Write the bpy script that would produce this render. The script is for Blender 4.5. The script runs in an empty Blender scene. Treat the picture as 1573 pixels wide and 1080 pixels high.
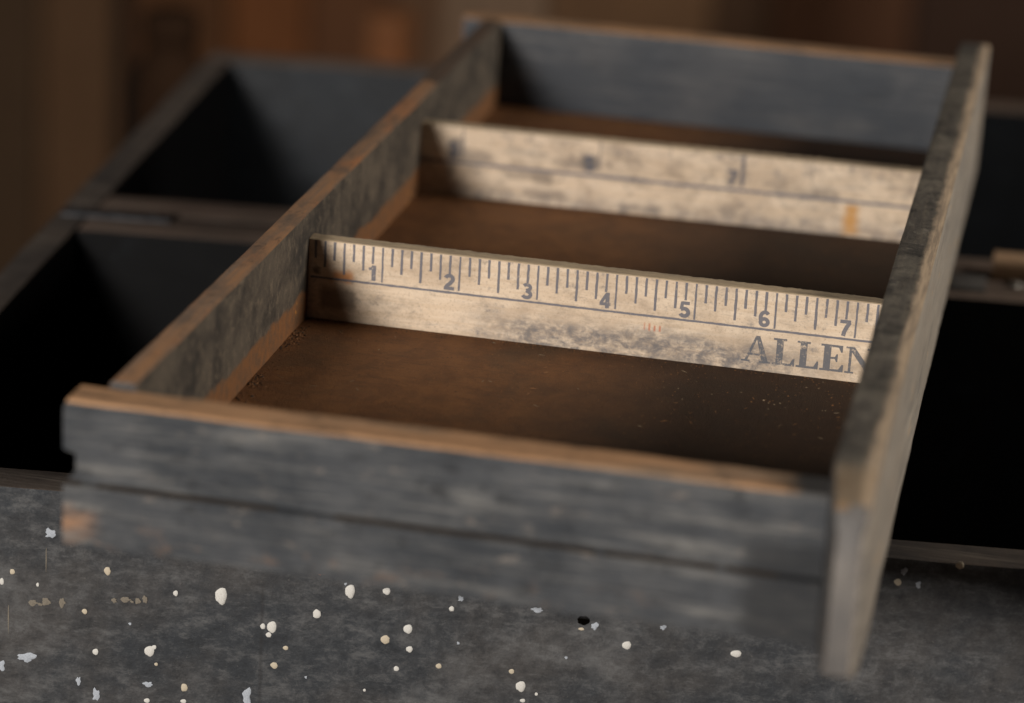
import bpy, bmesh, math, random
from mathutils import Vector, Matrix, noise as mnoise
random.seed(7)
I = 0.0254                      # the scene is laid out in inches, stored in metres
sc = bpy.context.scene
COL = sc.collection

# ------------------------------------------------------------------ camera
yaw, pitch, roll = -0.1863, 0.3323, 0.0584
fwd = Vector((math.sin(yaw)*math.cos(pitch), math.cos(yaw)*math.cos(pitch), -math.sin(pitch)))
rgt = fwd.cross(Vector((0, 0, 1))).normalized(); upv = rgt.cross(fwd)
c_, s_ = math.cos(roll), math.sin(roll)
cr, cu = c_*rgt + s_*upv, -s_*rgt + c_*upv
CAM = Vector((9.3497, -35.1435, 12.2115)); FPX = 4601.4
cam = bpy.data.cameras.new("camera"); camo = bpy.data.objects.new("camera", cam); COL.objects.link(camo)
m = Matrix((cr, cu, -fwd)).transposed().to_4x4(); m.translation = CAM*I; camo.matrix_world = m
cam.sensor_width = 36; cam.lens = FPX/1573*36; cam.clip_start = 0.02; cam.clip_end = 50
cam.dof.use_dof = True
cam.dof.focus_distance = (Vector((3.7, -0.6, 0.7)) - CAM).dot(fwd)*I
cam.dof.aperture_fstop = 6.2
cam.dof.aperture_blades = 9
sc.camera = camo

# ------------------------------------------------------------------ light and exposure
w = bpy.data.worlds.new("World"); sc.world = w; w.use_nodes = True
bg = w.node_tree.nodes["Background"]; bg.inputs[0].default_value = (0.62, 0.78, 1.0, 1); bg.inputs[1].default_value = 0.007
def area(name, pos, target, size, size_y, power, color):
    l = bpy.data.lights.new(name, 'AREA'); l.shape = 'RECTANGLE'; l.size = size*I; l.size_y = size_y*I
    l.energy = power; l.color = color
    o = bpy.data.objects.new(name, l); COL.objects.link(o)
    o.location = Vector(pos)*I
    o.rotation_euler = (Vector(target)-Vector(pos)).to_track_quat('-Z', 'Y').to_euler()
    return o
area("window_light", (-15, -71, 21), (3, 0, 0), 12, 11, 44, (1.0, 0.945, 0.885))
area("doorway_light", (65, 14, 36), (2, 2, 0), 22, 18, 20, (1.0, 0.92, 0.82))
sc.view_settings.view_transform = 'Standard'; sc.view_settings.look = 'None'
sc.view_settings.exposure = 0; sc.view_settings.gamma = 1
sc.render.engine = 'CYCLES'; sc.cycles.use_denoising = True
sc.cycles.max_bounces = 8; sc.cycles.diffuse_bounces = 5; sc.cycles.sample_clamp_indirect = 4

# ------------------------------------------------------------------ helpers
def srgb(r, g, b):
    f = lambda c: (c/255/12.92) if c/255 <= 0.04045 else ((c/255+0.055)/1.055)**2.4
    return (f(r), f(g), f(b), 1)

def nvec(q):
    return Vector((mnoise.noise(q), mnoise.noise(q + Vector((17.3, 5.1, 9.7))), mnoise.noise(q + Vector((3.9, 31.7, 13.3)))))

class NT:
    """small node builder; coordinates are object coordinates in inches"""
    def __init__(s, name):
        s.m = bpy.data.materials.new(name); s.m.use_nodes = True; s.t = s.m.node_tree
        s.b = s.t.nodes["Principled BSDF"]; s.tc = s.t.nodes.new("ShaderNodeTexCoord")
        s.P = s.map((1, 1, 1)); s._xyz = None
    def n(s, typ): return s.t.nodes.new(typ)
    def l(s, a, b): s.t.links.new(a, b)
    def put(s, sock, v):
        if hasattr(v, 'is_output'): s.l(v, sock)
        else: sock.default_value = v
    def map(s, sc_, loc=(0, 0, 0)):
        n = s.n("ShaderNodeMapping"); s.l(s.tc.outputs["Object"], n.inputs[0])
        n.inputs["Scale"].default_value = [a/I for a in sc_]; n.inputs["Location"].default_value = loc
        return n.outputs[0]
    def xyz(s, i):
        if not s._xyz:
            n = s.n("ShaderNodeSeparateXYZ"); s.l(s.P, n.inputs[0]); s._xyz = n.outputs
        return s._xyz[i]
    def noise(s, scale=(1, 1, 1), detail=6, rough=0.6, dist=0.0, loc=(0, 0, 0)):
        n = s.n("ShaderNodeTexNoise"); s.l(s.map(scale, loc), n.inputs["Vector"])
        n.inputs["Scale"].default_value = 1; n.inputs["Detail"].default_value = detail
        n.inputs["Roughness"].default_value = rough; n.inputs["Distortion"].default_value = dist
        return n.outputs["Fac"]
    def voro(s, scale, loc=(0, 0, 0)):
        n = s.n("ShaderNodeTexVoronoi"); s.l(s.map(scale, loc), n.inputs["Vector"]); n.inputs["Scale"].default_value = 1
        return n.outputs["Distance"]
    def math(s, op, a, b=0.0, c=0.0, clamp=False):
        n = s.n("ShaderNodeMath"); n.operation = op; n.use_clamp = clamp
        s.put(n.inputs[0], a); s.put(n.inputs[1], b); s.put(n.inputs[2], c); return n.outputs[0]
    def step(s, v, lo, hi, a=0.0, b=1.0):
        n = s.n("ShaderNodeMapRange"); n.interpolation_type = 'SMOOTHSTEP'
        s.put(n.inputs[0], v)
        if lo > hi: lo, hi, a, b = hi, lo, b, a
        n.inputs[1].default_value = lo; n.inputs[2].default_value = hi; n.inputs[3].default_value = a; n.inputs[4].default_value = b
        return n.outputs[0]
    def mul(s, *a):
        r = a[0]
        for x in a[1:]: r = s.math('MULTIPLY', r, x)
        return r
    def mx(s, a, b): return s.math('MAXIMUM', a, b)
    def mix(s, f, a, b, mode='MIX'):
        n = s.n("ShaderNodeMix"); n.data_type = 'RGBA'; n.blend_type = mode
        s.put(n.inputs[0], f); s.put(n.inputs[6], a); s.put(n.inputs[7], b); return n.outputs[2]
    def box(s, axis, lo, hi, soft, wob=None):
        v = s.xyz(axis)
        if wob is not None: v = s.math('ADD', v, wob)
        return s.mul(s.step(v, lo-soft, lo+soft), s.step(v, hi+soft, hi-soft))
    def edge(s, radius=0.06, lo=0.02, hi=0.2):
        bv = s.n("ShaderNodeBevel"); bv.samples = 4; bv.inputs[0].default_value = radius*I
        g = s.n("ShaderNodeNewGeometry"); d = s.n("ShaderNodeVectorMath"); d.operation = 'DOT_PRODUCT'
        s.l(bv.outputs[0], d.inputs[0]); s.l(g.outputs["Normal"], d.inputs[1])
        return s.step(d.outputs["Value"], 1-lo, 1-hi)
    def done(s, col, rough=0.7, bump=None, strength=0.3, dist=0.02, spec=0.35):
        s.put(s.b.inputs["Base Color"], col); s.put(s.b.inputs["Roughness"], rough)
        s.b.inputs["Specular IOR Level"].default_value = spec
        if bump is not None:
            b = s.n("ShaderNodeBump"); b.inputs["Strength"].default_value = strength; b.inputs["Distance"].default_value = dist*I
            s.l(bump, b.inputs["Height"]); s.l(b.outputs[0], s.b.inputs["Normal"])
        return s.m

def ax(axis, along, across):
    v = [across]*3; v[axis] = along; return tuple(v)

def raw_wood(name, ca, cb, cc, axis, dirt=0.4, dirtcol=srgb(70, 58, 48)):
    N = NT(name)
    g = N.noise(ax(axis, 0.35, 7), 8, 0.65, 0.3); big = N.noise(ax(axis, 0.5, 1.6), 4, 0.6, loc=(3, 1, 2))
    c = N.mix(N.step(g, 0.35, 0.68), ca, cb); c = N.mix(N.step(big, 0.45, 0.7), c, cc)
    d = N.noise(ax(axis, 1.2, 3.0), 7, 0.7, loc=(9, 4, 1))
    c = N.mix(N.step(d, 0.60-0.2*dirt, 0.72, 0, 0.85), c, dirtcol)
    d2 = N.noise(ax(axis, 3.2, 6), 9, 0.8, loc=(6, 2, 2)); c = N.mix(N.step(d2, 0.54, 0.66, 0, 0.7), c, tuple(v*0.5 for v in dirtcol[:3]) + (1,))
    f = N.noise((28, 28, 28), 3, 0.7)
    c = N.mix(N.step(f, 0.6, 0.72, 0, 0.35), c, dirtcol)
    if name == "worn bare wood across":
        c = N.mix(N.mul(N.step(N.math('ADD', N.xyz(0), N.math('MULTIPLY', d, 0.8)), 7.3, 7.5), N.step(N.xyz(1), 3, 2)), c, srgb(62, 60, 58))
    if name == "worn bare wood along":
        c = N.mix(N.step(N.math('ADD', N.xyz(1), N.math('MULTIPLY', d, 0.8)), 7.5, 7.75, 0, 0.9), c, srgb(66, 56, 48))
    return N.done(c, 0.78, g, 0.35, 0.03)

def worn_paint(name, pa, pb, wood, axis, wear=0.62, chips=0.70, edge=True, haze=srgb(128, 126, 122), hz=0.3, chipcol=None):
    N = NT(name)
    st = N.noise(ax(axis, 0.45, 6), 8, 0.68, 0.2); bl = N.noise((0.7, 0.7, 0.7), 5, 0.6, 0.4, loc=(5, 2, 8))
    fine = N.noise((16, 16, 16), 5, 0.7, loc=(1, 7, 3))
    c = N.mix(N.step(bl, 0.35, 0.65), pa, pb)
    c = N.mix(N.mul(N.step(st, wear-0.1, wear+0.12), N.step(bl, 0.40, 0.62, 0.35, 1)), c, haze)
    c = N.mix(N.step(fine, 0.52, 0.8, 0, hz), c, haze)
    gr = N.noise(ax(axis, 1.1, 24), 8, 0.72, 0.1, loc=(3, 3, 7)); c = N.mix(N.step(gr, 0.50, 0.70, 0, 0.5), c, haze); c = N.mix(N.step(gr, 0.48, 0.30, 0, 0.6), c, tuple(v*0.35 for v in pa[:3]) + (1,))
    ch = N.noise(ax(axis, 1.0, 2.4), 7, 0.62, 0.3, loc=(2, 9, 4))
    mask = N.step(ch, chips, chips+0.03)
    if edge:
        e = N.math('ADD', N.edge(0.04, 0.01, 0.3), N.math('MULTIPLY', N.math('SUBTRACT', ch, 0.55), 2.4))
        mask = N.mx(mask, N.step(e, 0.42, 0.62))
    c = N.mix(mask, c, chipcol or wood)
    if name.endswith("front"):
        wb = N.math('MULTIPLY', N.math('SUBTRACT', N.noise((3, 3, 5), 5, 0.6, loc=(6, 6, 1)), 0.5), 0.35)
        k = N.mul(N.box(0, -0.8, -0.3, 0.2, wb), N.box(2, -0.12, 0.06, 0.12, wb), N.step(st, 0.35, 0.6, 0.45, 1)); c = N.mix(N.mul(k, 0.85), c, srgb(146, 108, 78))
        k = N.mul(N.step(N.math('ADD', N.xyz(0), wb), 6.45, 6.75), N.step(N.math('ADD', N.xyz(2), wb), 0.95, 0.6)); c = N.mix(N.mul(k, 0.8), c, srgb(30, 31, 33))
        pk = N.noise((2.2, 5, 5), 9, 0.8, 0.05, loc=(11, 2, 5)); c = N.mix(N.step(pk, 0.58, 0.66, 0, 0.65), c, srgb(120, 111, 102)); c = N.mix(N.mul(N.step(pk, 0.45, 0.36), 0.8), c, srgb(26, 28, 31))
        lowr = N.mul(N.step(N.noise((2.6, 2, 4), 8, 0.75, loc=(1, 12, 5)), 0.55, 0.64), N.step(N.xyz(2), 0.15, -0.2)); c = N.mix(N.mul(lowr, 0.5, N.step(N.xyz(0), 6.3, 5.8)), c, srgb(108, 86, 70))
    h = N.math('SUBTRACT', N.math('ADD', N.math('MULTIPLY', st, 0.7), N.math('MULTIPLY', fine, 0.4)), N.math('MULTIPLY', mask, 0.8))
    return N.done(c, N.step(fine, 0.3, 0.8, 0.55, 0.8), h, 0.4, 0.03)

def obj(name, me, parent=None, mats=()):
    o = bpy.data.objects.new(name, me); COL.objects.link(o)
    for mt in mats:
        if len(me.materials) < len(mats): me.materials.append(mt)
    if parent is not None:
        o.parent = parent
        wl = parent.matrix_world if parent.parent is None else None
        o.location = -(ROOTLOC[parent.name]) if parent.name in ROOTLOC else (0, 0, 0)
    return o
ROOTLOC = {}
def thing(name, label, cat, loc):
    o = bpy.data.objects.new(name, None); COL.objects.link(o); o.location = Vector(loc)*I; o.empty_display_size = 0.02
    o["label"] = label; o["category"] = cat; ROOTLOC[o.name] = Vector(loc)*I
    return o

def rounded(pts, rads, seg=3):
    """round the corners of a polygon; returns points"""
    out = []; n = len(pts)
    for i, (p, r) in enumerate(zip(pts, rads)):
        p = Vector(p); a = (Vector(pts[i-1])-p); b = (Vector(pts[(i+1) % n])-p)
        if r <= 0: out.append(p); continue
        a = p + a.normalized()*r; b = p + b.normalized()*r
        for k in range(seg+1):
            t = k/seg; out.append((1-t)**2*a + 2*t*(1-t)*p + t*t*b)
    return out

def prism(prof, axis, t0, t1, nseg=40, slot=None, jit=0.0, freq=1.2, seed=0, warp=None, strip=False):
    """sweep a 2-D profile (the two other axes, in order) along an axis; slot(normal, mid)->material index"""
    bm = bmesh.new(); oa = [i for i in range(3) if i != axis]; rings = []
    for k in range(nseg+1):
        t = t0 + (t1-t0)*k/nseg; ring = []
        for j, (a, b) in enumerate(prof):
            co = [0, 0, 0]; co[axis] = t; co[oa[0]] = a; co[oa[1]] = b
            if jit:
                v = Vector(co); q = Vector(ax(axis, freq, freq*0.6)); q = Vector((v.x*q.x, v.y*q.y, v.z*q.z)) + Vector((seed*7.3, seed*3.1, seed))
                d = nvec(q) + 0.45*nvec(q*3.7) + 0.25*nvec(q*9.1)
                co[oa[0]] += d[0]*jit; co[oa[1]] += d[1]*jit
            if warp: co = warp(co, k == 0, k == nseg)
            ring.append(bm.verts.new([c*I for c in co]))
        rings.append(ring)
    n = len(prof)
    for k in range(nseg):
        for j in range(n):
            bm.faces.new((rings[k][j], rings[k][(j+1) % n], rings[k+1][(j+1) % n], rings[k+1][j]))
    if strip:                       # paired front and back chains: close the ends with quads
        for rg in (rings[0], rings[-1]):
            for j in range(n//2-1): bm.faces.new((rg[j], rg[j+1], rg[n-2-j], rg[n-1-j]))
    else:
        caps = [bm.faces.new(list(reversed(rings[0]))), bm.faces.new(rings[-1])]
        bmesh.ops.triangulate(bm, faces=caps)
    bmesh.ops.recalc_face_normals(bm, faces=bm.faces)
    for f in bm.faces:
        f.smooth = True
        if slot: f.material_index = slot(f.normal, f.calc_center_median()/I)
    me = bpy.data.meshes.new("board"); bm.to_mesh(me); bm.free()
    me.set_sharp_from_angle(angle=math.radians(38))
    return me

def slab(quad, z0, z1, bev=0.05, slot=None, jit=0.012, cuts=10, seed=0):
    """board with an arbitrary four-cornered plan, softened edges and a slightly uneven surface"""
    bm = bmesh.new()
    lo = [bm.verts.new((x, y, z0)) for x, y in quad]; hi = [bm.verts.new((x, y, z1)) for x, y in quad]
    bm.faces.new(list(reversed(lo))); bm.faces.new(hi)
    for i in range(4): bm.faces.new((lo[i], lo[(i+1) % 4], hi[(i+1) % 4], hi[i]))
    bmesh.ops.recalc_face_normals(bm, faces=bm.faces)
    bmesh.ops.bevel(bm, geom=list(bm.edges), offset=bev, segments=2, profile=0.6, affect='EDGES')
    L = max((Vector(quad[0])-Vector(quad[1])).length, (Vector(quad[1])-Vector(quad[2])).length)
    long_e = [e for e in bm.edges if e.calc_length() > L*0.7]
    bmesh.ops.subdivide_edges(bm, edges=long_e, cuts=cuts, use_grid_fill=True)
    for v in bm.verts:
        q = v.co*1.1 + Vector((seed*5.1, seed*2.7, 0))
        v.co += (nvec(q) + 0.4*nvec(q*4))*jit
    for f in bm.faces:
        f.smooth = True
        if slot: f.material_index = slot(f.normal, f.calc_center_median())
    bmesh.ops.scale(bm, vec=(I, I, I), verts=bm.verts)
    me = bpy.data.meshes.new("board"); bm.to_mesh(me); bm.free(); me.set_sharp_from_angle(angle=math.radians(40))
    return me

def ray(u, v):
    return cr*((u-786.5)/FPX) + cu*((540-v)/FPX) + fwd
def on_y(u, v, Y):
    d = ray(u, v); return CAM + d*((Y-CAM.y)/d.y)

# ------------------------------------------------------------------ materials
ORANGE = (srgb(168, 130, 96), srgb(146, 110, 78), srgb(122, 104, 86))
M_rawx = raw_wood("worn bare wood across", *ORANGE, 0, 0.6)
M_rawy = raw_wood("worn bare wood along", srgb(146, 108, 76), srgb(118, 98, 82), srgb(160, 102, 60), 1, 0.9, srgb(88, 76, 66))
GREY = (srgb(38, 42, 47), srgb(63, 65, 68))
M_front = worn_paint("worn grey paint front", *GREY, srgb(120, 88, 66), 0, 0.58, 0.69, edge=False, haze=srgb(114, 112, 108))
M_back = worn_paint("worn grey paint back", srgb(52, 56, 62), srgb(68, 69, 72), srgb(170, 112, 66), 0, 0.62, 0.76, haze=srgb(96, 94, 92))
M_dark = worn_paint("dark paint sides", srgb(46, 46, 48), srgb(66, 62, 58), srgb(110, 84, 60), 1, 0.6, 0.74)

def left_inner():
    N = NT("scratched dark paint inside")
    scr = N.noise((9, 7, 5), 10, 0.82, 0.25); bl = N.noise((1.3, 1.1, 1.3), 9, 0.74, 0.1); fine = N.noise((26, 26, 26), 4, 0.75)
    c = N.mix(N.step(bl, 0.38, 0.62), srgb(60, 56, 52), srgb(100, 91, 80))
    c = N.mix(N.step(scr, 0.50, 0.66, 0, 0.75), c, srgb(138, 124, 106))
    c = N.mix(N.step(fine, 0.56, 0.7, 0, 0.5), c, srgb(52, 50, 50))
    wob = N.math('MULTIPLY', N.math('SUBTRACT', N.noise((1.6, 1.6, 3), 6, 0.6, loc=(0, 3, 3)), 0.5), 0.35)
    z = N.math('ADD', N.xyz(2), wob)
    bare = N.mix(N.step(scr, 0.4, 0.65), srgb(142, 96, 58), srgb(108, 84, 64))
    c = N.mix(N.step(z, 0.42, 0.33), c, bare)
    chip = N.mul(N.step(N.noise((3, 3, 3), 3, 0.5, loc=(4, 4, 9)), 0.70, 0.72), N.step(N.xyz(2), 0.9, 0.3))
    c = N.mix(chip, c, srgb(190, 132, 62))
    return N.done(c, 0.8, N.math('ADD', scr, fine), 0.4, 0.03)
M_linner = left_inner()

def right_top():
    N = NT("grimy blackened top edge")
    bl = N.noise((2.2, 0.9, 1), 9, 0.72, 0.0); fine = N.noise((26, 14, 26), 7, 0.8); band = N.noise((1.2, 2.4, 1), 9, 0.74, 0.0, loc=(4, 0, 2)); grain = N.noise((22, 1.3, 22), 8, 0.7, 0.05, loc=(1, 1, 1))
    c = N.mix(N.step(bl, 0.34, 0.66), srgb(62, 58, 54), srgb(100, 94, 84))
    c = N.mix(N.step(grain, 0.46, 0.66, 0, 0.5), c, srgb(112, 102, 88))
    c = N.mix(N.step(band, 0.47, 0.64, 0, 0.8), c, srgb(32, 30, 29)); pt = N.noise((5, 3.4, 5), 9, 0.78, loc=(7, 1, 1)); c = N.mix(N.step(pt, 0.55, 0.62, 0, 0.7), c, srgb(120, 113, 102)); c = N.mix(N.step(pt, 0.44, 0.38, 0, 0.8), c, srgb(28, 27, 27))
    c = N.mix(N.step(fine, 0.54, 0.74, 0, 0.6), c, srgb(128, 120, 106)); c = N.mix(N.step(fine, 0.46, 0.30, 0, 0.7), c, srgb(34, 32, 31))
    wob = N.math('MULTIPLY', N.math('SUBTRACT', N.noise((3, 1.4, 3), 6, 0.7, loc=(8, 8, 8)), 0.5), 0.18)
    c = N.mix(N.step(N.math('ADD', N.xyz(0), wob), 7.71, 7.80), c, N.mix(N.step(grain, 0.4, 0.62), srgb(182, 160, 134), srgb(142, 126, 108)))
    c = N.mix(N.mul(N.step(N.math('ADD', N.xyz(1), wob), -7.3, -7.6), 0.55), c, srgb(112, 92, 68))
    return N.done(c, 0.75, N.math('ADD', fine, bl), 0.5, 0.04)
M_rtop = right_top()
M_rout = worn_paint("weathered side face", srgb(166, 156, 144), srgb(132, 127, 122), srgb(196, 172, 142), 1, 0.52, 0.62, haze=srgb(192, 182, 168))

def cream(name, seed, second=False):
    N = NT(name); x, z = N.xyz(0), N.xyz(2)
    g = N.noise((0.8, 10, 16), 8, 0.7, 0.1, loc=(seed, 0, 0)); bl = N.noise((1.1, 1, 2.0), 6, 0.62, 0.4, loc=(seed+3, 1, 0))
    fine = N.noise((34, 34, 30), 4, 0.75, loc=(seed, 2, 0)); med = N.noise((5, 5, 8), 7, 0.72, 0.4, loc=(seed+5, 0, 3))
    c = N.mix(N.step(g, 0.36, 0.66), srgb(218, 198, 174), srgb(204, 181, 154))
    c = N.mix(N.step(bl, 0.42, 0.70, 0, 0.8), c, srgb(184, 162, 138))
    gs = srgb(98, 95, 96)
    # grey handling smudges along the lower edge and here and there
    low = N.mul(N.box(0, 2.4, 6.4, 0.7), N.step(N.math('ADD', z, N.math('MULTIPLY', N.math('SUBTRACT', bl, 0.5), 0.5)), 0.52, 0.2))
    if second: low = N.mul(N.step(z, 0.35, 0.0), 0.8)
    sm = N.mul(low, N.step(med, 0.28, 0.64), 0.95)
    sm = N.mx(sm, N.step(med, 0.55 if not second else 0.50, 0.74, 0, 0.7))
    c = N.mix(sm, c, gs)
    c = N.mix(N.step(fine, 0.54, 0.70, 0, 0.8), c, srgb(150, 126, 102)); c = N.mix(N.step(N.noise((46, 46, 46), 3, 0.6, loc=(seed, 9, 4)), 0.66, 0.72, 0, 0.85), c, srgb(96, 76, 62)); c = N.mix(N.step(N.noise((15, 15, 17), 6, 0.8, loc=(seed, 5, 1)), 0.56, 0.74, 0, 0.6), c, srgb(150, 130, 112))
    dirt = N.noise((1.9, 1.9, 2.6), 9, 0.75, 0.1, loc=(seed+9, 2, 6)); c = N.mix(N.step(dirt, 0.46, 0.70, 0, 0.85 if second else 0.6), c, srgb(140, 124, 107)); c = N.mix(N.mul(N.step(N.noise((2.4, 2, 3.2), 10, 0.84, loc=(seed+4, 1, 9)), 0.54, 0.68), 0.8), c, srgb(104, 103, 106))
    rs = N.noise((7, 7, 9), 5, 0.7, loc=(seed+1, 6, 0))
    c = N.mix(N.step(rs, 0.70, 0.76, 0, 0.7), c, srgb(150, 96, 58))
    wob = N.math('MULTIPLY', N.math('SUBTRACT', N.noise((4, 4, 6), 5, 0.65, loc=(2, 2, 2)), 0.5), 0.16)
    if not second:
        dk = N.mul(N.box(0, 0.2, 0.66, 0.06, wob), N.box(2, 0.16, 0.44, 0.07, wob)); c = N.mix(N.mul(dk, 0.7), c, srgb(88, 76, 66))
        og = N.mul(N.box(0, 0.36, 0.62, 0.05, wob), N.box(2, 0.53, 0.66, 0.05, wob)); c = N.mix(N.mul(og, 0.8), c, srgb(186, 118, 56))
        dt = N.mul(N.box(0, 0.1, 0.2, 0.03, wob), N.box(2, 0.6, 0.68, 0.03, wob)); c = N.mix(N.mul(dt, 0.8), c, srgb(70, 64, 60))
        redm = N.mul(N.box(0, 4.38, 4.62, 0.02), N.box(2, 0.36, 0.45, 0.02, wob), N.step(N.math('SINE', N.math('MULTIPLY', x, 95)), 0.1, 0.6))
        c = N.mix(N.mul(redm, 0.7), c, srgb(176, 96, 62))
    else:
        yl = N.mul(N.box(0, 6.27, 6.44, 0.085, wob), N.box(2, 0.03, 0.47, 0.03, wob)); c = N.mix(N.mul(yl, N.step(med, 0.2, 0.6, 0.45, 0.9)), c, srgb(186, 132, 60))
        for (xa, za, rx, rz, k) in ((0.85, 0.62, 0.25, 0.1, 0.5), (2.55, 0.7, 0.12, 0.13, 0.7), (2.2, 0.68, 0.2, 0.05, 0.5), (1.6, 0.75, 0.3, 0.06, 0.4), (3.0, 0.52, 0.4, 0.04, 0.5), (1.7, 0.42, 0.35, 0.06, 0.5), (5.5, 0.55, 0.3, 0.08, 0.4), (4.6, 0.2, 0.12, 0.1, 0.5), (0.55, 0.72, 0.10, 0.16, 0.8), (0.5, 0.42, 0.05, 0.12, 0.6), (2.5, 0.72, 0.1, 0.1, 0.8), (4.6, 0.66, 0.1, 0.1, 0.5), (3.3, 0.1, 0.3, 0.05, 0.6), (5.9, 0.6, 0.14, 0.1, 0.5), (1.9, 0.15, 0.3, 0.08, 0.5)):
            b_ = N.mul(N.box(0, xa-rx, xa+rx, 0.08, wob), N.box(2, za-rz, za+rz, 0.06, wob)); c = N.mix(N.mul(b_, k), c, srgb(98, 90, 84))
    return N, c, g, fine
N, c, g, fine = cream("printed cream ruler", 0.0); CREAM1 = N.done(c, 0.6, N.math('ADD', g, N.math('MULTIPLY', fine, 0.5)), 0.15, 0.012)
N, c, g, fine = cream("worn cream ruler", 21.0, True); CREAM2 = N.done(c, 0.6, N.math('ADD', g, N.math('MULTIPLY', fine, 0.5)), 0.15, 0.012)
def ink_mat(name, seed, wear, col, second=False):
    N, c, g, fine = cream(name, seed, second)
    wn = N.noise((22, 22, 22), 5, 0.75, loc=(3, 3, 3)); bn = N.noise((1.7, 1.7, 2.2), 3, 0.6, loc=(8, 1, 3))
    k = N.step(N.math('ADD', wn, N.math('MULTIPLY', N.math('SUBTRACT', bn, 0.5), 0.5)), wear, wear+0.16, 1, 0)
    return N.done(N.mix(N.math('MULTIPLY', k, 0.93), c, col), 0.6)
INK = ink_mat("printed ink", 0.0, 0.61, srgb(98, 98, 106))
INKF = ink_mat("faded lettering ink", 0.0, 0.53, srgb(86, 88, 94))
INK2 = ink_mat("rubbed ink", 21.0, 0.62, srgb(84, 84, 92), True)
def ruler_edge():
    N = NT("fuzzy sawn edge"); f = N.noise((18, 18, 18), 6, 0.8); l = N.noise((1.4, 6, 6), 6, 0.7)
    c = N.mix(N.step(l, 0.35, 0.65), srgb(176, 156, 128), srgb(148, 132, 110)); c = N.mix(N.step(f, 0.55, 0.7, 0, 0.6), c, srgb(112, 96, 78))
    return N.done(c, 0.9, f, 0.6, 0.05)
M_redge = ruler_edge()

def floor_mat():
    N = NT("rusty brown tray bottom")
    a = N.noise((0.5, 0.45, 1), 6, 0.6, 0.5); b = N.noise((2.6, 2.2, 2), 8, 0.7, 0.4, loc=(3, 1, 0)); f = N.noise((24, 24, 24), 6, 0.85)
    c = N.mix(N.step(b, 0.34, 0.66), srgb(98, 62, 31), srgb(118, 77, 40))
    c = N.mix(N.step(a, 0.5, 0.72, 0, 0.7), c, srgb(80, 58, 36))
    # right-hand half darkened in the colour, standing in for shade on the floor
    wob = N.math('MULTIPLY', N.math('SUBTRACT', N.noise((0.45, 0.45, 0.45), 4, 0.6, loc=(7, 7, 0)), 0.5), 3.0)
    c = N.mix(N.step(N.math('ADD', N.xyz(0), wob), 2.2, 5.6, 0, 0.8), c, srgb(46, 35, 26))
    c = N.mix(N.step(N.noise((1.2, 14, 3), 8, 0.72, 0.1, loc=(2, 5, 5)), 0.5, 0.7, 0, 0.5), c, srgb(74, 50, 32)); c = N.mix(N.step(f, 0.58, 0.72, 0, 0.5), c, srgb(150, 110, 72)); c = N.mix(N.step(f, 0.46, 0.32, 0, 0.75), c, srgb(44, 29, 19)); c = N.mix(N.step(N.noise((50, 50, 50), 2, 0.6), 0.70, 0.75, 0, 0.8), c, srgb(164, 138, 104))
    return N.done(c, 0.85, N.math('ADD', f, b), 0.7, 0.05)
M_floor = floor_mat()

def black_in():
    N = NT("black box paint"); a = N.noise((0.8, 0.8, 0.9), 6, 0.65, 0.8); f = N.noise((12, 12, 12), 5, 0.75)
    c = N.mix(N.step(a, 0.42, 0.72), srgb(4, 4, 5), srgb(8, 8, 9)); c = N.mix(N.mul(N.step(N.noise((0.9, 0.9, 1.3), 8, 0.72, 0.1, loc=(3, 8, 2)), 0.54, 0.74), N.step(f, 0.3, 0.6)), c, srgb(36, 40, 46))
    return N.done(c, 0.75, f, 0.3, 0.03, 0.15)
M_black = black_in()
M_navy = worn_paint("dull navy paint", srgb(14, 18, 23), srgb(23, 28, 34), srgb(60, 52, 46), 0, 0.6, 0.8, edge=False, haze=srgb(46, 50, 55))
M_rim = worn_paint("dark worn rim", srgb(54, 50, 48), srgb(72, 64, 58), srgb(104, 84, 68), 0, 0.6, 0.70, haze=srgb(104, 96, 88))
def box_front():
    N = NT("scuffed charcoal paint")
    a = N.noise((0.55, 0.55, 0.7), 8, 0.66, 0.1); m_ = N.noise((3.4, 3.4, 4.2), 10, 0.82, 0.05, loc=(2, 2, 2)); f = N.noise((20, 20, 20), 5, 0.75)
    sx = N.noise((2.2, 2.2, 6), 10, 0.8, 0.1, loc=(5, 0, 1))
    c = N.mix(N.step(a, 0.36, 0.64), srgb(45, 48, 52), srgb(63, 61, 60))
    c = N.mix(N.step(m_, 0.48, 0.66, 0, 0.55), c, srgb(94, 94, 94)); c = N.mix(N.step(m_, 0.49, 0.36, 0, 0.6), c, srgb(28, 30, 33))
    c = N.mix(N.step(sx, 0.50, 0.66, 0, 0.6), c, srgb(94, 94, 94)); c = N.mix(N.step(sx, 0.48, 0.34, 0, 0.5), c, srgb(32, 33, 36))
    c = N.mix(N.step(f, 0.6, 0.74, 0, 0.55), c, srgb(104, 100, 96))
    hz = N.mul(N.step(N.noise((0.8, 0.8, 0.9), 8, 0.72, loc=(14, 3, 3)), 0.5, 0.72), 0.5); c = N.mix(hz, c, srgb(110, 110, 110))
    v = N.mul(N.box(0, 0.36, 0.40, 0.02), N.step(N.xyz(2), -2.2, -2.6), 0.45); c = N.mix(v, c, srgb(38, 36, 36))
    return N.done(c, 0.72, N.math('ADD', m_, f), 0.5, 0.04)
M_boxfront = box_front()
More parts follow.
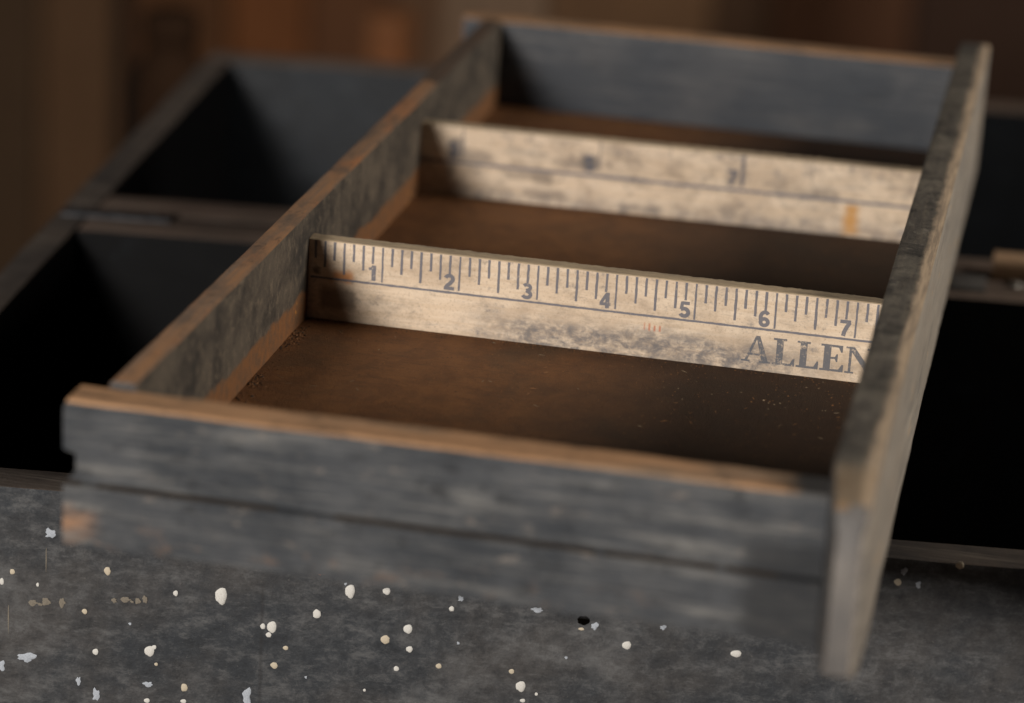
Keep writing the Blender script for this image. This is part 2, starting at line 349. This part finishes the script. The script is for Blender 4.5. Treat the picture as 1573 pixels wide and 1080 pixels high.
def plain(name, ca, cb, rough=0.7, sc_=3.0, metal=0.0, spec=0.35):
    N = NT(name); a = N.noise((sc_,)*3, 6, 0.7); f = N.noise((sc_*9,)*3, 3, 0.7)
    c = N.mix(N.step(a, 0.35, 0.65), ca, cb); c = N.mix(N.step(f, 0.55, 0.75, 0, 0.4), c, ca)
    N.b.inputs["Metallic"].default_value = metal
    return N.done(c, rough, f, 0.3, 0.03, spec)

M_shadeblack = plain("shade black paint", srgb(5, 5, 6), srgb(9, 9, 10), 0.85, 3, 0, 0.05)  # box black without haze, standing in for shade on the left inner sides

# ------------------------------------------------------------------ setting: bench and plank wall
GZ = -11.0
M_bench = raw_wood("bench top wood", srgb(86, 66, 48), srgb(70, 52, 38), srgb(60, 44, 32), 0, 0.5)
bench = obj("bench", slab([(-20, -30), (45, -30), (45, 50), (-12.5, 50)], GZ-1.5, GZ, 0.1, jit=0.0), mats=(M_bench,)); bench["kind"] = "structure"
wall = obj("back_wall", slab([(-90, 101.4), (90, 101.4), (90, 102.2), (-90, 102.2)], -60, 80, 0.05, jit=0), mats=(plain("wall backing", srgb(20, 15, 12), srgb(26, 20, 15)),)); wall["kind"] = "structure"
tones = [((-45, -20), 60, 48, 36), ((-19.96, -16.2), 58, 48, 36), ((-16.15, -14.25), 84, 65, 47), ((-13.75, -11.3), 74, 48, 27), ((-11.25, -9.3), 104, 62, 32),
         ((-9.25, -7.3), 86, 56, 36), ((-7.25, -5.45), 88, 68, 52), ((-5.4, -4.15), 62, 44, 33), ((-4.1, 0.6), 98, 76, 55), ((0.65, 2.0), 62, 47, 35), ((2.05, 5.3), 74, 49, 34), ((5.36, 9.5), 36, 25, 20), ((9.56, 14), 34, 25, 20), ((14.05, 45), 40, 30, 24)]
KX = (100-CAM.y)/(34-CAM.y)
for i, ((a, b), r, g_, b_) in enumerate(tones):
    a, b = max(-89, CAM.x+(a-CAM.x)*KX), min(89, CAM.x+(b-CAM.x)*KX)
    r, g_, b_ = [(v*0.72 + w_*0.38)*1.38 for v, w_ in ((r, 76), (g_, 50), (b_, 31))]
    mt = raw_wood("plank wood %d" % i, srgb(r, g_, b_), srgb(r*.86, g_*.85, b_*.84), srgb(r*.95, g_*.93, b_*.9), 2, 0.3, srgb(r*.5, g_*.5, b_*.5))
    obj("plank", slab([(a+.03, 100.4+0.12*(i % 3)), (b-.03, 100.4+0.12*(i % 3)), (b-.03, 101.38), (a+.03, 101.38)], -60, 80, 0.04, jit=0.01), wall, (mt,))

def lone(name, me, label, cat, mats):
    o = obj(name, me, None, mats); o["label"] = label; o["category"] = cat; return o
lone("wooden_block", slab([(-10.3, 44.2), (-9.2, 44.0), (-9.1, 45.4), (-10.2, 45.6)], GZ, -6.3, 0.12, jit=0.04), "orange brown wooden block standing behind the box, blurred, at top left of centre", "block",
     (raw_wood("orange block wood", srgb(136, 84, 44), srgb(120, 72, 38), srgb(112, 72, 42), 2, 0.2),))
lone("leaning_board", slab([(-8.6, 46.2), (-5.6, 46.0), (-5.5, 47), (-8.5, 47.2)], GZ, -2.0, 0.08, jit=0.03), "grey brown board standing on end just right of the orange block", "board",
     (raw_wood("grey board wood", srgb(112, 90, 70), srgb(98, 76, 58), srgb(104, 82, 62), 2, 0.3),))
lone("dark_jar", bpy.data.meshes.new("jar"), "small dark round jar standing behind the left end of the box", "jar", (plain("dark jar glaze", srgb(50, 34, 23), srgb(42, 29, 20), 0.9, 3, 0, 0.05),))
JAR = bpy.data.objects["dark_jar"]
def lathe(me, prof, cx, cy, seg=24):
    bm = bmesh.new(); rows = [[bm.verts.new(((cx+r*math.cos(2*math.pi*j/seg))*I, (cy+r*math.sin(2*math.pi*j/seg))*I, z*I)) for j in range(seg)] for r, z in prof]
    for k in range(len(rows)-1):
        for j in range(seg): bm.faces.new((rows[k][j], rows[k][(j+1) % seg], rows[k+1][(j+1) % seg], rows[k+1][j]))
    bm.faces.new(rows[-1]); bm.faces.new(list(reversed(rows[0])))
    for f in bm.faces: f.smooth = True
    bmesh.ops.recalc_face_normals(bm, faces=bm.faces); bm.to_mesh(me); bm.free()
lathe(JAR.data, [(.75, GZ), (.85, GZ+.3), (.9, -5.9), (.85, -5.4), (.62, -5.0), (.6, -4.7), (.68, -4.65), (.68, -4.1), (.6, -4.0)], -12.2, 32.5)
lone("wooden_rail", slab([(-9.6, 32.6), (3.5, 34.6), (3.3, 35.6), (-9.7, 33.7)], GZ, -5.6, 0.1, jit=0.03), "long brown rail lying behind the back edge of the box", "rail",
     (raw_wood("rail wood", srgb(104, 80, 60), srgb(92, 66, 46), srgb(110, 74, 46), 0, 0.3),))
# ------------------------------------------------------------------ the box under the tray
RZ = -1.45
BOX = thing("tool_box", "dark open wooden box with deep black compartments underneath the narrow tray", "box", (4, 4, GZ))
fy = lambda x: -3.33 + (x+2.83)*0.129          # outer face of the front board
lx = lambda y: -5.90 - (y-5.20)*0.0856          # outer face of the left side
dfy = lambda x: 7.0 + (x+5.51)*0.123; dby = lambda x: 9.0 + (x+5.55)*0.138
bky = lambda x: 18.4 + (x+6.17)*0.16; XR = 18.0
rimslot = lambda n, c: 0 if n.z > 0.6 else 1
def q_x(f0, f1, xa0, xa1, xb0, xb1): return [(xa0, f0(xa0)), (xb0, f0(xb0)), (xb1, f1(xb1)), (xa1, f1(xa1))]
def front_slot(n, c): return 0 if n.z > 0.6 else (2 if n.y < -0.5 else 1)
cl = -5.2
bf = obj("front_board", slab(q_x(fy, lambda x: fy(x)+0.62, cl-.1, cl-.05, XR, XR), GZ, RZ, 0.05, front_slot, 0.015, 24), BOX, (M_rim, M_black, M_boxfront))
obj("side_board", slab([(lx(-3.0), -2.99), (lx(-3.0)+.5, -2.93), (lx(8)+.5, 8.0), (lx(7.9), 7.94)], GZ, RZ, 0.05, rimslot, 0.02, 14, 1), BOX, (M_rim, M_shadeblack))
obj("side_board", slab([(lx(8.1), 8.07), (lx(8.1)+.52, 8.13), (lx(18.2)+.52, 18.3), (lx(18.2), 18.2)], GZ, RZ, 0.05, rimslot, 0.02, 14, 2), BOX, (M_rim, M_shadeblack))
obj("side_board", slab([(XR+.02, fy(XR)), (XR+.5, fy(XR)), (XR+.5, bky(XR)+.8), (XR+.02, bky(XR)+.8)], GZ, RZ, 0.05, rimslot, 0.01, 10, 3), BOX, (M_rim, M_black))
mid = lambda x: (dfy(x)+dby(x))/2
M_div = worn_paint("dusty brown rim", srgb(84, 72, 64), srgb(98, 82, 72), srgb(120, 92, 70), 0, 0.58, 0.70, haze=srgb(120, 108, 98))
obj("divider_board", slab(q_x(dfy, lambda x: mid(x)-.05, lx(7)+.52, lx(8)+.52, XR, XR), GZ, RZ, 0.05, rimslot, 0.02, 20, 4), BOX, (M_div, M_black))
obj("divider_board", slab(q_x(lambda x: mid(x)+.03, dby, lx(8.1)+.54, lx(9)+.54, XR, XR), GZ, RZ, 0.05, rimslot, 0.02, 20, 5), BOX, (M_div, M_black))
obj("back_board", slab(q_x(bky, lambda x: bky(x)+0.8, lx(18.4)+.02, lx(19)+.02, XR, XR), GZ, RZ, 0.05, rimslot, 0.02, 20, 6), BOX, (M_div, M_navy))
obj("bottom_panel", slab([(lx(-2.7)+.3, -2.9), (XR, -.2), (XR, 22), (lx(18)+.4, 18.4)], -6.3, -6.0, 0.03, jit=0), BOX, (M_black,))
M_iron = plain("blackened iron", srgb(40, 42, 46), srgb(66, 66, 68), 0.5, 4, 0.6)
hl_ = obj("hinge", slab(q_x(lambda x: mid(x)-.34, lambda x: mid(x)+.04, lx(7.7)+.1, lx(7.8)+.1, -4.3, -4.3), RZ-.02, RZ+.045, 0.02, jit=0), BOX, (M_iron,))
def dome(r, h, seg=12, rings=3, wob=0.0, seed=0):
    bm = bmesh.new(); rows = []
    for k in range(rings):
        a = k/rings*math.pi/2
        rows.append([bm.verts.new(((r*math.cos(a)*(1+wob*mnoise.noise((math.cos(t)*1.5+seed, math.sin(t)*1.5, seed)))*math.cos(t)),
                                   (r*math.cos(a)*(1+wob*mnoise.noise((math.cos(t)*1.5+seed, math.sin(t)*1.5, seed)))*math.sin(t)), h*math.sin(a)))
                     for t in [2*math.pi*j/seg for j in range(seg)]])
    top = bm.verts.new((0, 0, h))
    for k in range(rings-1):
        for j in range(seg): bm.faces.new((rows[k][j], rows[k][(j+1) % seg], rows[k+1][(j+1) % seg], rows[k+1][j]))
    for j in range(seg): bm.faces.new((rows[-1][j], rows[-1][(j+1) % seg], top))
    for f in bm.faces: f.smooth = True
    bmesh.ops.scale(bm, vec=(I, I, I), verts=bm.verts)
    me = bpy.data.meshes.new("dome"); bm.to_mesh(me); bm.free(); return me
for x in (-5.8, -5.2, -4.6):
    o = obj("screw_head", dome(0.06, 0.03), hl_, (M_iron,)); o.location = (Vector((x, mid(x)-.15, RZ+.045)))*I
# turn button with screw on the right-hand divider
TB = raw_wood("turn button wood", srgb(176, 146, 116), srgb(150, 122, 96), srgb(156, 126, 98), 0, 0.5)
pt = prism(rounded([(9.75, RZ+.02), (10.3, RZ+.02), (10.3, RZ+.36), (9.75, RZ+.36)], [.02, .02, .14, .14]), 0, 8.35, 10.6, 16, jit=0.03, seed=3)
tb = obj("turn_button", pt, BOX, (TB,))
o = obj("screw_head", dome(0.12, 0.07), tb, (plain("screw steel", srgb(150, 146, 140), srgb(120, 116, 110), 0.4, 8, 0.8),)); o.location = Vector((8.72, 9.55, RZ+.02))*I
obj("latch_plate", slab([(7.75, 8.95), (8.3, 9.0), (8.28, 9.75), (7.73, 9.7)], RZ-.02, RZ+.06, 0.02, jit=0), BOX, (plain("grey latch metal", srgb(104, 102, 100), srgb(84, 82, 80), 0.55, 5, 0.4),))

# paint splashes on the box front: small raised drops of white paint (photo pixel, width, height)
def on_front(u, v):
    d = ray(u, v); nrm = Vector((0.129, -1, 0)); p0 = Vector((-2.83, -3.33, 0))
    return CAM + d*((p0-CAM).dot(nrm)/d.dot(nrm))
FN = Vector((0.129, -1, 0)).normalized(); FU = Vector((0, 0, 1)); FX = FU.cross(FN)*1.0
if FX.x < 0: FX = -FX
W1 = plain("white paint drop", srgb(214, 213, 208), srgb(190, 186, 178), 0.5, 6)
W2 = plain("cream paint drop", srgb(198, 186, 164), srgb(176, 164, 144), 0.5, 6)
W3 = plain("orange paint drop", srgb(186, 116, 74), srgb(160, 100, 66), 0.6, 6)
W5 = plain("tan scuff", srgb(128, 120, 106), srgb(104, 97, 88), 0.8, 6)
W4 = plain("blue white paint smear", srgb(176, 182, 190), srgb(150, 156, 164), 0.6, 6)
splash = [(340, 915, 22, 30, 0), (538, 908, 18, 24, 0), (487, 943, 15, 16, 0), (418, 963, 16, 22, 0), (404, 962, 9, 10, 0), (413, 975, 10, 9, 0), (627, 966, 15, 17, 0),
          (592, 982, 15, 16, 1), (629, 997, 12, 11, 0), (421, 1022, 12, 11, 1), (230, 1000, 17, 20, 0), (237, 994, 8, 8, 0), (147, 1001, 10, 12, 0), (165, 877, 11, 14, 1), (270, 911, 9, 10, 0),
          (130, 939, 9, 9, 1), (19, 878, 9, 10, 1), (3, 893, 8, 12, 0), (58, 898, 5, 7, 0), (594, 908, 14, 12, 0), (694, 935, 9, 9, 0), (609, 1027, 10, 9, 0), (674, 1023, 10, 9, 1), (439, 995, 9, 8, 1),
          (283, 1056, 12, 15, 1), (228, 1051, 16, 10, 4), (226, 1076, 10, 9, 0), (282, 1077, 10, 8, 0), (121, 1046, 8, 16, 4), (148, 1068, 14, 22, 4), (42, 1010, 34, 18, 4), (3, 1022, 14, 16, 4), (380, 1070, 18, 30, 4), (78, 820, 20, 16, 4),
          (493, 878, 18, 16, 3), (800, 1054, 18, 19, 0), (786, 1031, 9, 9, 1), (803, 1076, 9, 7, 0), (824, 1066, 6, 6, 0), (963, 991, 15, 15, 0), (1131, 1004, 18, 13, 0), (1019, 964, 11, 9, 4), (826, 937, 18, 9, 4), (708, 920, 10, 9, 4),
          (914, 962, 13, 14, 4), (893, 966, 10, 5, 1), (1389, 878, 11, 14, 4), (1379, 894, 12, 11, 1), (1475, 868, 14, 13, 1), (1411, 898, 10, 10, 4), (704, 988, 5, 5, 4), (531, 897, 5, 5, 4), (240, 1020, 6, 6, 1), (560, 1060, 5, 5, 0), (470, 1040, 5, 4, 4), (200, 958, 5, 5, 4), (870, 1010, 5, 5, 4),
          (50, 926, 16, 9, 5), (71, 924, 13, 13, 5), (95, 926, 11, 14, 5), (62, 928, 8, 5, 5), (176, 922, 8, 9, 5), (192, 921, 18, 8, 5), (212, 923, 9, 10, 5), (223, 920, 8, 13, 5), (203, 924, 6, 4, 5)]
domes = {}
random.seed(3)
for (u, v, pw, ph, k) in splash:
    mt = (W1, W2, W2, W3, W4, W5)[k]; s = random.randrange(4)
    if (k, s) not in domes:
        domes[(k, s)] = dome(1.0, 0.18 if k < 3 else 0.08, 18 if k < 3 else 20, 3, 0.22 if k < 3 else 0.8, s*3.7+k); domes[(k, s)].materials.append(mt)
    o = obj("paint_drop", domes[(k, s)], bf); P = on_front(u, v) + FN*0.006
    px = 1/141*0.5
    mm = Matrix((FX*pw*px, FU*ph*px, FN*(pw+ph)*0.5*px)).transposed().to_4x4(); mm.translation = P*I; o.matrix_local = mm
# thin dried runs, and a nail hole, its dark inside painted as a black dome
for (u, v, w_, h_) in ((13, 950, 2.5, 46), (71, 860, 2, 40)):
    o = obj("paint_run", dome(1.0, 0.3, 12, 2, 0.7, 5), bf, (W5,)); P = on_front(u, v) + FN*0.006
    mm = Matrix((FX*w_/296, FU*h_/296, FN*w_/296)).transposed().to_4x4(); mm.translation = P*I; o.matrix_local = mm
P = on_front(896, 953)
o = obj("nail_hole", dome(1.0, 0.25, 24, 3, 0.25, 8), bf, (plain("hole black", srgb(5, 4, 3), srgb(9, 7, 5), 1.0, 3, 0, 0.0),))
mm = Matrix((FX*11/148, FU*9/148, FN*0.04)).transposed().to_4x4(); mm.translation = (P + FN*0.004)*I; o.matrix_local = mm

# packing strips on the divider that the tray rests on (under the tray)
PK = raw_wood("packing wood", srgb(70, 54, 42), srgb(60, 46, 36), srgb(64, 50, 38), 0, 0.4)
for x0, x1 in ((0.6, 2.4), (4.6, 6.4)):
    obj("packing_strip", slab([(x0, mid(x0)-.7), (x1, mid(x1)-.7), (x1, mid(x1)+.6), (x0, mid(x0)+.6)], RZ+.01, -0.295, 0.03, jit=0), BOX, (PK,))
# ------------------------------------------------------------------ the tray
XL, XRW = 0.03, 7.40; Hs, Hf, Hr, ZB = 1.41, 1.335, 1.745, -0.29
TRAY = thing("divided_tray", "long narrow wooden tray with grey painted ends, lying across the dark box", "tray", (3.7, 2, ZB))
# bottom panel
obj("bottom_panel", prism([(-6.82, ZB+.01), (11.64, ZB+.01), (11.64, 0), (-6.82, 0)], 0, XL-.02, XRW+.02, 8), TRAY, (M_floor,))
# front board: groove along the face, notched at its left end
yf, yb = -7.33, -6.83
fz = [ZB, 0.385, 0.40, 0.47, 0.485, 0.74, 0.785, 1.24, Hf-.03, Hf]
def fy_(z): return yf+0.11 if z in (0.40, 0.47) else (yf+.025 if z == Hf else yf)
prof = [(fy_(z), z) for z in fz] + [((yb if z != Hf else yb-.03), z) for z in reversed(fz)]
def fwarp(co, first, last):
    z = co[2]
    if 0.43 < z < 0.762: co[0] = max(co[0], -0.46)
    if first and z > Hf-.05: co[0] += 0.035
    return co
def fslot(n, c): return 1 if (n.z > 0.5 and c[2] > 1.0) else (2 if 0.39 < c[2] < 0.478 and c[1] < yf+0.1 else 0)
obj("front_board", prism(prof, 0, -0.6, XRW-.004, 90, fslot, 0.008, 1.0, 1, fwarp, True), TRAY, (M_front, M_rawx, plain("dark groove", srgb(58, 49, 40), srgb(46, 39, 33))))  # groove faces take a darker brown than the board
# back board
prof = rounded([(11.65, ZB), (12.2, ZB), (12.2, Hs), (11.65, Hs)], [.03, .03, .06, .05])
obj("back_board", prism(prof, 0, -0.6, XRW-.004, 60, lambda n, c: 1 if n.z > 0.45 else 0, 0.014, 1.0, 2), TRAY, (M_back, M_rawx))
# left side board
prof = rounded([(XL-.3, ZB), (XL, ZB), (XL, Hs), (XL-.3, Hs)], [.02, 0.01, .05, .06])
obj("side_board", prism(prof, 1, yb+.004, 11.645, 150, lambda n, c: 1 if n.z > 0.45 else (0 if n.x > 0.3 else 2), 0.010, 0.8, 3), TRAY, (M_linner, M_rawy, M_dark))
# right side board, taller, its front top corner worn away
prof = rounded([(XRW, ZB), (XRW+.48, ZB), (XRW+.48, Hr), (XRW, Hr)], [.03, .03, .06, .07])
def rwarp(co, first, last):
    y, z = co[1], co[2]
    k = max(0, min(1, (-7.3-y)/0.8))
    if z > 1.2: co[2] -= k*k*0.34
    if co[0] < XRW+.2: co[0] += k*0.11
    else: co[0] -= k*k*0.03
    e = max(0, min(1, (-7.95-y)/0.15))**2
    co[0] += (XRW+.27-co[0])*0.28*e; co[2] -= 0.07*e if z > 1.2 else (-0.05*e if z < 0 else 0)
    return co
M_rend = worn_paint("pale end grain", srgb(84, 81, 79), srgb(98, 93, 88), srgb(128, 100, 68), 2, 0.56, 0.64, haze=srgb(122, 116, 110))
obj("side_board", prism(prof, 1, -8.1, 11.9, 400, lambda n, c: 3 if n.y < -0.6 else (1 if n.z > 0.5 else (2 if n.x > 0.3 else 0)), 0.009, 0.6, 4, rwarp), TRAY, (M_dark, M_rtop, M_rout, M_rend))

# rulers used as dividers
RH, RL = 1.058, 0.553
def ruler(y, dy, mats, seed):
    prof = rounded([(y, 0.004), (y+.23, 0.004), (y+.23, RH), (y, RH)], [0, 0, .012, .012], 1)
    me = prism(prof, 0, XL+.006, XRW-.006, 220, lambda n, c: 1 if n.z > 0.3 else 0, 0, 1, seed)
    for v in me.vertices:
        x, yy, z = v.co/I
        if z > RH-.02 and yy > y+.15:
            v.co.z += I*(0.010*mnoise.noise((x*9, seed, 0)) + 0.012*max(0, mnoise.noise((x*37, seed, 4))))
        v.co.y += dy*(x/7.4)*I
    return obj("ruler_divider", me, TRAY, mats)
def flat(polys, y, dy, off=0.0022):
    bm = bmesh.new()
    for p in polys:
        f = bm.faces.new([bm.verts.new((x, y - off + dy*(x/7.4), z)) for x, z in p])
        f.normal_update()
    bmesh.ops.triangulate(bm, faces=bm.faces, ngon_method='EAR_CLIP')
    for f in bm.faces:
        f.normal_update()
        if f.normal.y > 0: f.normal_flip()
    bmesh.ops.scale(bm, vec=(I, I, I), verts=bm.verts)
    me = bpy.data.meshes.new("print"); bm.to_mesh(me); bm.free(); return me
def wline(pts, wd, rnd):
    """a printed stroke with slightly uneven edges, as one outline"""
    (x0, z0), (x1, z1) = pts; d = Vector((x1-x0, z1-z0)); L = d.length; d /= L; n = Vector((-d.y, d.x)); k = max(2, int(L/0.05)); a, b = [], []
    for i in range(k+1):
        p = Vector((x0, z0)) + d*L*i/k; j = wd/2*(1+rnd.uniform(-.2, .2)); a.append(tuple(p+n*j)); b.append(tuple(p-n*(wd/2*(1+rnd.uniform(-.2, .2)))))
    return a + b[::-1]
def arc(cx, cz, rx, rz, a0, a1, n=10):
    return [(cx+rx*math.cos(math.radians(a0+(a1-a0)*i/n)), cz+rz*math.sin(math.radians(a0+(a1-a0)*i/n))) for i in range(n+1)]
# bold grotesque numerals as stroke centre lines, drawn in a box 0.68 wide and 1 high; (points, stroke width)
DIG = {"1": [([(.12, .74), (.30, .80), (.40, .90)], .14), ([(.44, 0), (.44, 1)], .22)],
       "2": [(arc(.34, .70, .235, .21, 165, -20, 12) + [(.44, .46), (.24, .28), (.12, .10)], .20), ([(.02, .09), (.67, .09)], .18)],
       "3": [(arc(.33, .735, .22, .175, 150, -75, 10) + [(.28, .545)], .18), ([(.28, .53)] + arc(.33, .29, .25, .20, 80, -160, 14), .19)],
       "4": [([(.47, 0), (.47, 1)], .20), ([(.42, .93), (.08, .32)], .15), ([(.0, .27), (.68, .27)], .16)],
       "5": [([(.64, .91), (.18, .91)], .17), ([(.20, .98), (.14, .50)], .16), ([(.12, .52)] + arc(.33, .32, .25, .235, 115, -155, 14), .20)],
       "6": [(arc(.34, .29, .225, .205, 0, 360, 20), .19), (arc(.36, .56, .26, .36, 40, 205, 12), .19)],
       "7": [([(.02, .91), (.66, .91)], .18), ([(.60, .88), (.42, .56), (.30, .25), (.26, 0)], .20)]}
def glyph(ch, size, cx, z0, y, dy, off=0.0024):
    bm = bmesh.new()
    for si, (pts, wd) in enumerate(DIG[ch]):
        pv = [Vector(p) for p in pts]; a, b = [], []; closed = (pv[0]-pv[-1]).length < 1e-4
        for i, p in enumerate(pv):
            d = (pv[min(i+1, len(pv)-1)] - pv[max(i-1, 0)])
            if closed and i in (0, len(pv)-1): d = pv[1]-pv[-2]
            d = d.normalized(); n = Vector((-d.y, d.x))*wd*0.62
            for lst, q in ((a, p+n), (b, p-n)):
                x = cx + (q.x-.34)*size; lst.append(bm.verts.new((x, y - off - 0.0004*si + dy*x/7.4, z0+q.y*size)))
        for i in range(len(pv)-1): bm.faces.new((a[i], b[i], b[i+1], a[i+1]))
    for f in bm.faces:
        f.normal_update()
        if f.normal.y > 0: f.normal_flip()
    bmesh.ops.scale(bm, vec=(I, I, I), verts=bm.verts)
    me = bpy.data.meshes.new("print"); bm.to_mesh(me); bm.free(); return me
r1 = ruler(0.0, 0.0, (CREAM1, M_redge), 1)
r1["label"] = "sharp cream ruler with dark grey inch numerals 1 to 7"
rnd = random.Random(5); ticks = []
for k in range(1, 60):
    x = k/8
    if x > XRW-.03: break
    L = 0.465 if k % 8 == 0 else (0.42 if k % 4 == 0 else (0.345 if k % 2 == 0 else 0.245))
    ticks.append(wline([(x, RH-.018), (x+rnd.uniform(-.003, .003), RH-.012-L+rnd.uniform(-.01, .01))], 0.031 if k % 8 else 0.025, rnd))
for t in ticks: obj("inch_mark", flat([t], 0, 0), r1, (INK,))
obj("base_line", flat([wline([(0.07, RL), (XRW-.02, RL)], 0.029, rnd)], 0, 0), r1, (INK,))
for k in range(1, 8):
    obj("numeral", glyph(str(k), 0.205, k-0.13, RL+.035, 0, 0), r1, (INK,))
# serif lettering ALLEN
def S(polys, x0, x1): return [[(x0+(x1-x0)*a, 0.115+0.345*b) for a, b in p] for p in polys]
A_ = [[(0, 0), (.30, 0), (.30, .07), (.22, .07), (.50, .86), (.46, 1), (.13, .07), (0, .07)],
      [(.46, 1), (.50, .86), (.70, .07), (.62, .07), (.62, 0), (1, 0), (1, .07), (.92, .07), (.60, 1)],
      [(.285, .255), (.652, .255), (.632, .335), (.313, .335)]]
L_ = [[(0, 0), (1, 0), (1, .30), (.93, .30), (.80, .09), (.46, .08), (.46, .92), (.60, .92), (.60, 1), (0, 1), (0, .92), (.15, .92), (.15, .08), (0, .08)]]
E_ = [[(0, 0), (1, 0), (1, .28), (.93, .28), (.80, .09), (.44, .08), (.44, .46), (.62, .47), (.68, .36), (.74, .36), (.74, .66), (.68, .66), (.62, .55), (.44, .54), (.44, .92), (.76, .91), (.86, .74), (.93, .74), (.93, 1), (0, 1), (0, .92), (.14, .92), (.14, .08), (0, .08)]]
N_ = [[(0, 0), (.30, 0), (.30, .07), (.20, .07), (.20, .80), (.78, 0), (.88, 0), (.88, .93), (1, .93), (1, 1), (.70, 1), (.70, .93), (.80, .93), (.80, .30), (.28, 1), (0, 1), (0, .93), (.11, .93), (.11, .07), (0, .07)]]
for gl, x0, x1 in ((A_, 5.62, 5.985), (L_, 6.01, 6.285), (L_, 6.305, 6.58), (E_, 6.60, 6.89), (N_, 6.91, 7.28)):
    obj("letter", flat(S(gl, x0, x1), 0, 0, 0.0026), r1, (INKF,))
# second ruler, rubbed: only a few numerals and inch marks survive
Y2, D2 = 6.13, 0.22
r2 = ruler(Y2, D2, (CREAM2, M_redge), 2)
r2["label"] = "blurred worn cream ruler with an orange stain"
t2 = [wline([(x, RH-.02), (x, RH-.02-L)], wd, rnd) for x, L, wd in ((0.66, 0.42, 0.018), (2.68, 0.40, 0.016), (4.76, 0.46, 0.05), (1.68, .3, .008), (3.7, .3, .008), (5.75, .3, .008))]
for t in t2: obj("inch_mark", flat([t], Y2, D2), r2, (INK2,))
obj("base_line", flat([wline([(0.02, RL-.04), (XRW-.02, RL-.03)], 0.045, rnd)], Y2, D2), r2, (INK,))
for ch, x in (("3", 0.66), ("5", 2.68), ("7", 4.76)):
    obj("numeral", glyph(ch, 0.23, x-0.15, RL+.03, Y2, D2), r2, (INK2,))

# dust, crumbs and wood fibres on the tray bottom: uncountable litter
def litter():
    bm = bmesh.new(); rr = random.Random(11)
    def crumb(x, y, z, s, mi, stretch=1.0):
        a = rr.uniform(0, 6.28); ca, sa = math.cos(a), math.sin(a); vs = []
        for (dx, dy_, dz) in ((-1, -1, 0), (1, -1, 0), (1, 1, 0), (-1, 1, 0), (0, 0, 1)):
            px_, py_ = dx*s*stretch*rr.uniform(.6, 1.2), dy_*s*rr.uniform(.5, 1.1)
            vs.append(bm.verts.new(((x+px_*ca-py_*sa)*I, (y+px_*sa+py_*ca)*I, (z+dz*s*rr.uniform(.5, 1.1))*I)))
        for t in ((0, 1, 4), (1, 2, 4), (2, 3, 4), (3, 0, 4)):
            f = bm.faces.new([vs[i] for i in t]); f.material_index = mi
    for _ in range(1500):
        x, y = rr.uniform(XL, XRW), rr.uniform(-3.8, -.05); crumb(x, y, 0.001, rr.uniform(.003, .008), rr.choice((0, 0, 0, 1, 1, 1)))
    for _ in range(1100):
        x = XL + abs(rr.gauss(0, .09)); y = rr.uniform(-5, -.05)
        if mnoise.noise((x*2, y*2.3, 3)) + rr.uniform(-.25, .25) > 0.05: crumb(x+.01, y, 0.001, rr.uniform(.003, .016)*rr.uniform(.5, 1.2), rr.choice((0, 0, 1, 1, 1)), rr.uniform(.8, 2.2))
    for _ in range(500):
        x = rr.uniform(XL, XRW); crumb(x, -.02-abs(rr.gauss(0, .07)), 0.001, rr.uniform(.005, .010), rr.choice((0, 1, 1, 1)))
    for _ in range(26):
        x, y = rr.uniform(4.8, 7.2), rr.uniform(-1.4, -.1); crumb(x, y, 0.001, rr.uniform(.006, .014), rr.choice((2, 2, 0)))
    for _ in range(40):
        x, y = rr.uniform(XL, XRW), rr.uniform(-2.5, -.1); crumb(x, y, 0.002, .006, rr.choice((0, 2)), rr.uniform(4, 9))
    for _ in range(300):
        x, y = rr.uniform(XL, XRW), rr.uniform(.3, 6); crumb(x, y, 0.001, rr.uniform(.006, .014), rr.choice((0, 1)))
    me = bpy.data.meshes.new("litter"); bm.to_mesh(me); bm.free(); return me
o = obj("dust_and_crumbs", litter(), TRAY, (plain("brown crumbs", srgb(138, 96, 58), srgb(110, 76, 46)), plain("dark crumbs", srgb(44, 32, 24), srgb(60, 44, 30)), plain("pale crumbs", srgb(140, 122, 98), srgb(120, 102, 80))))
o["kind"] = "stuff"
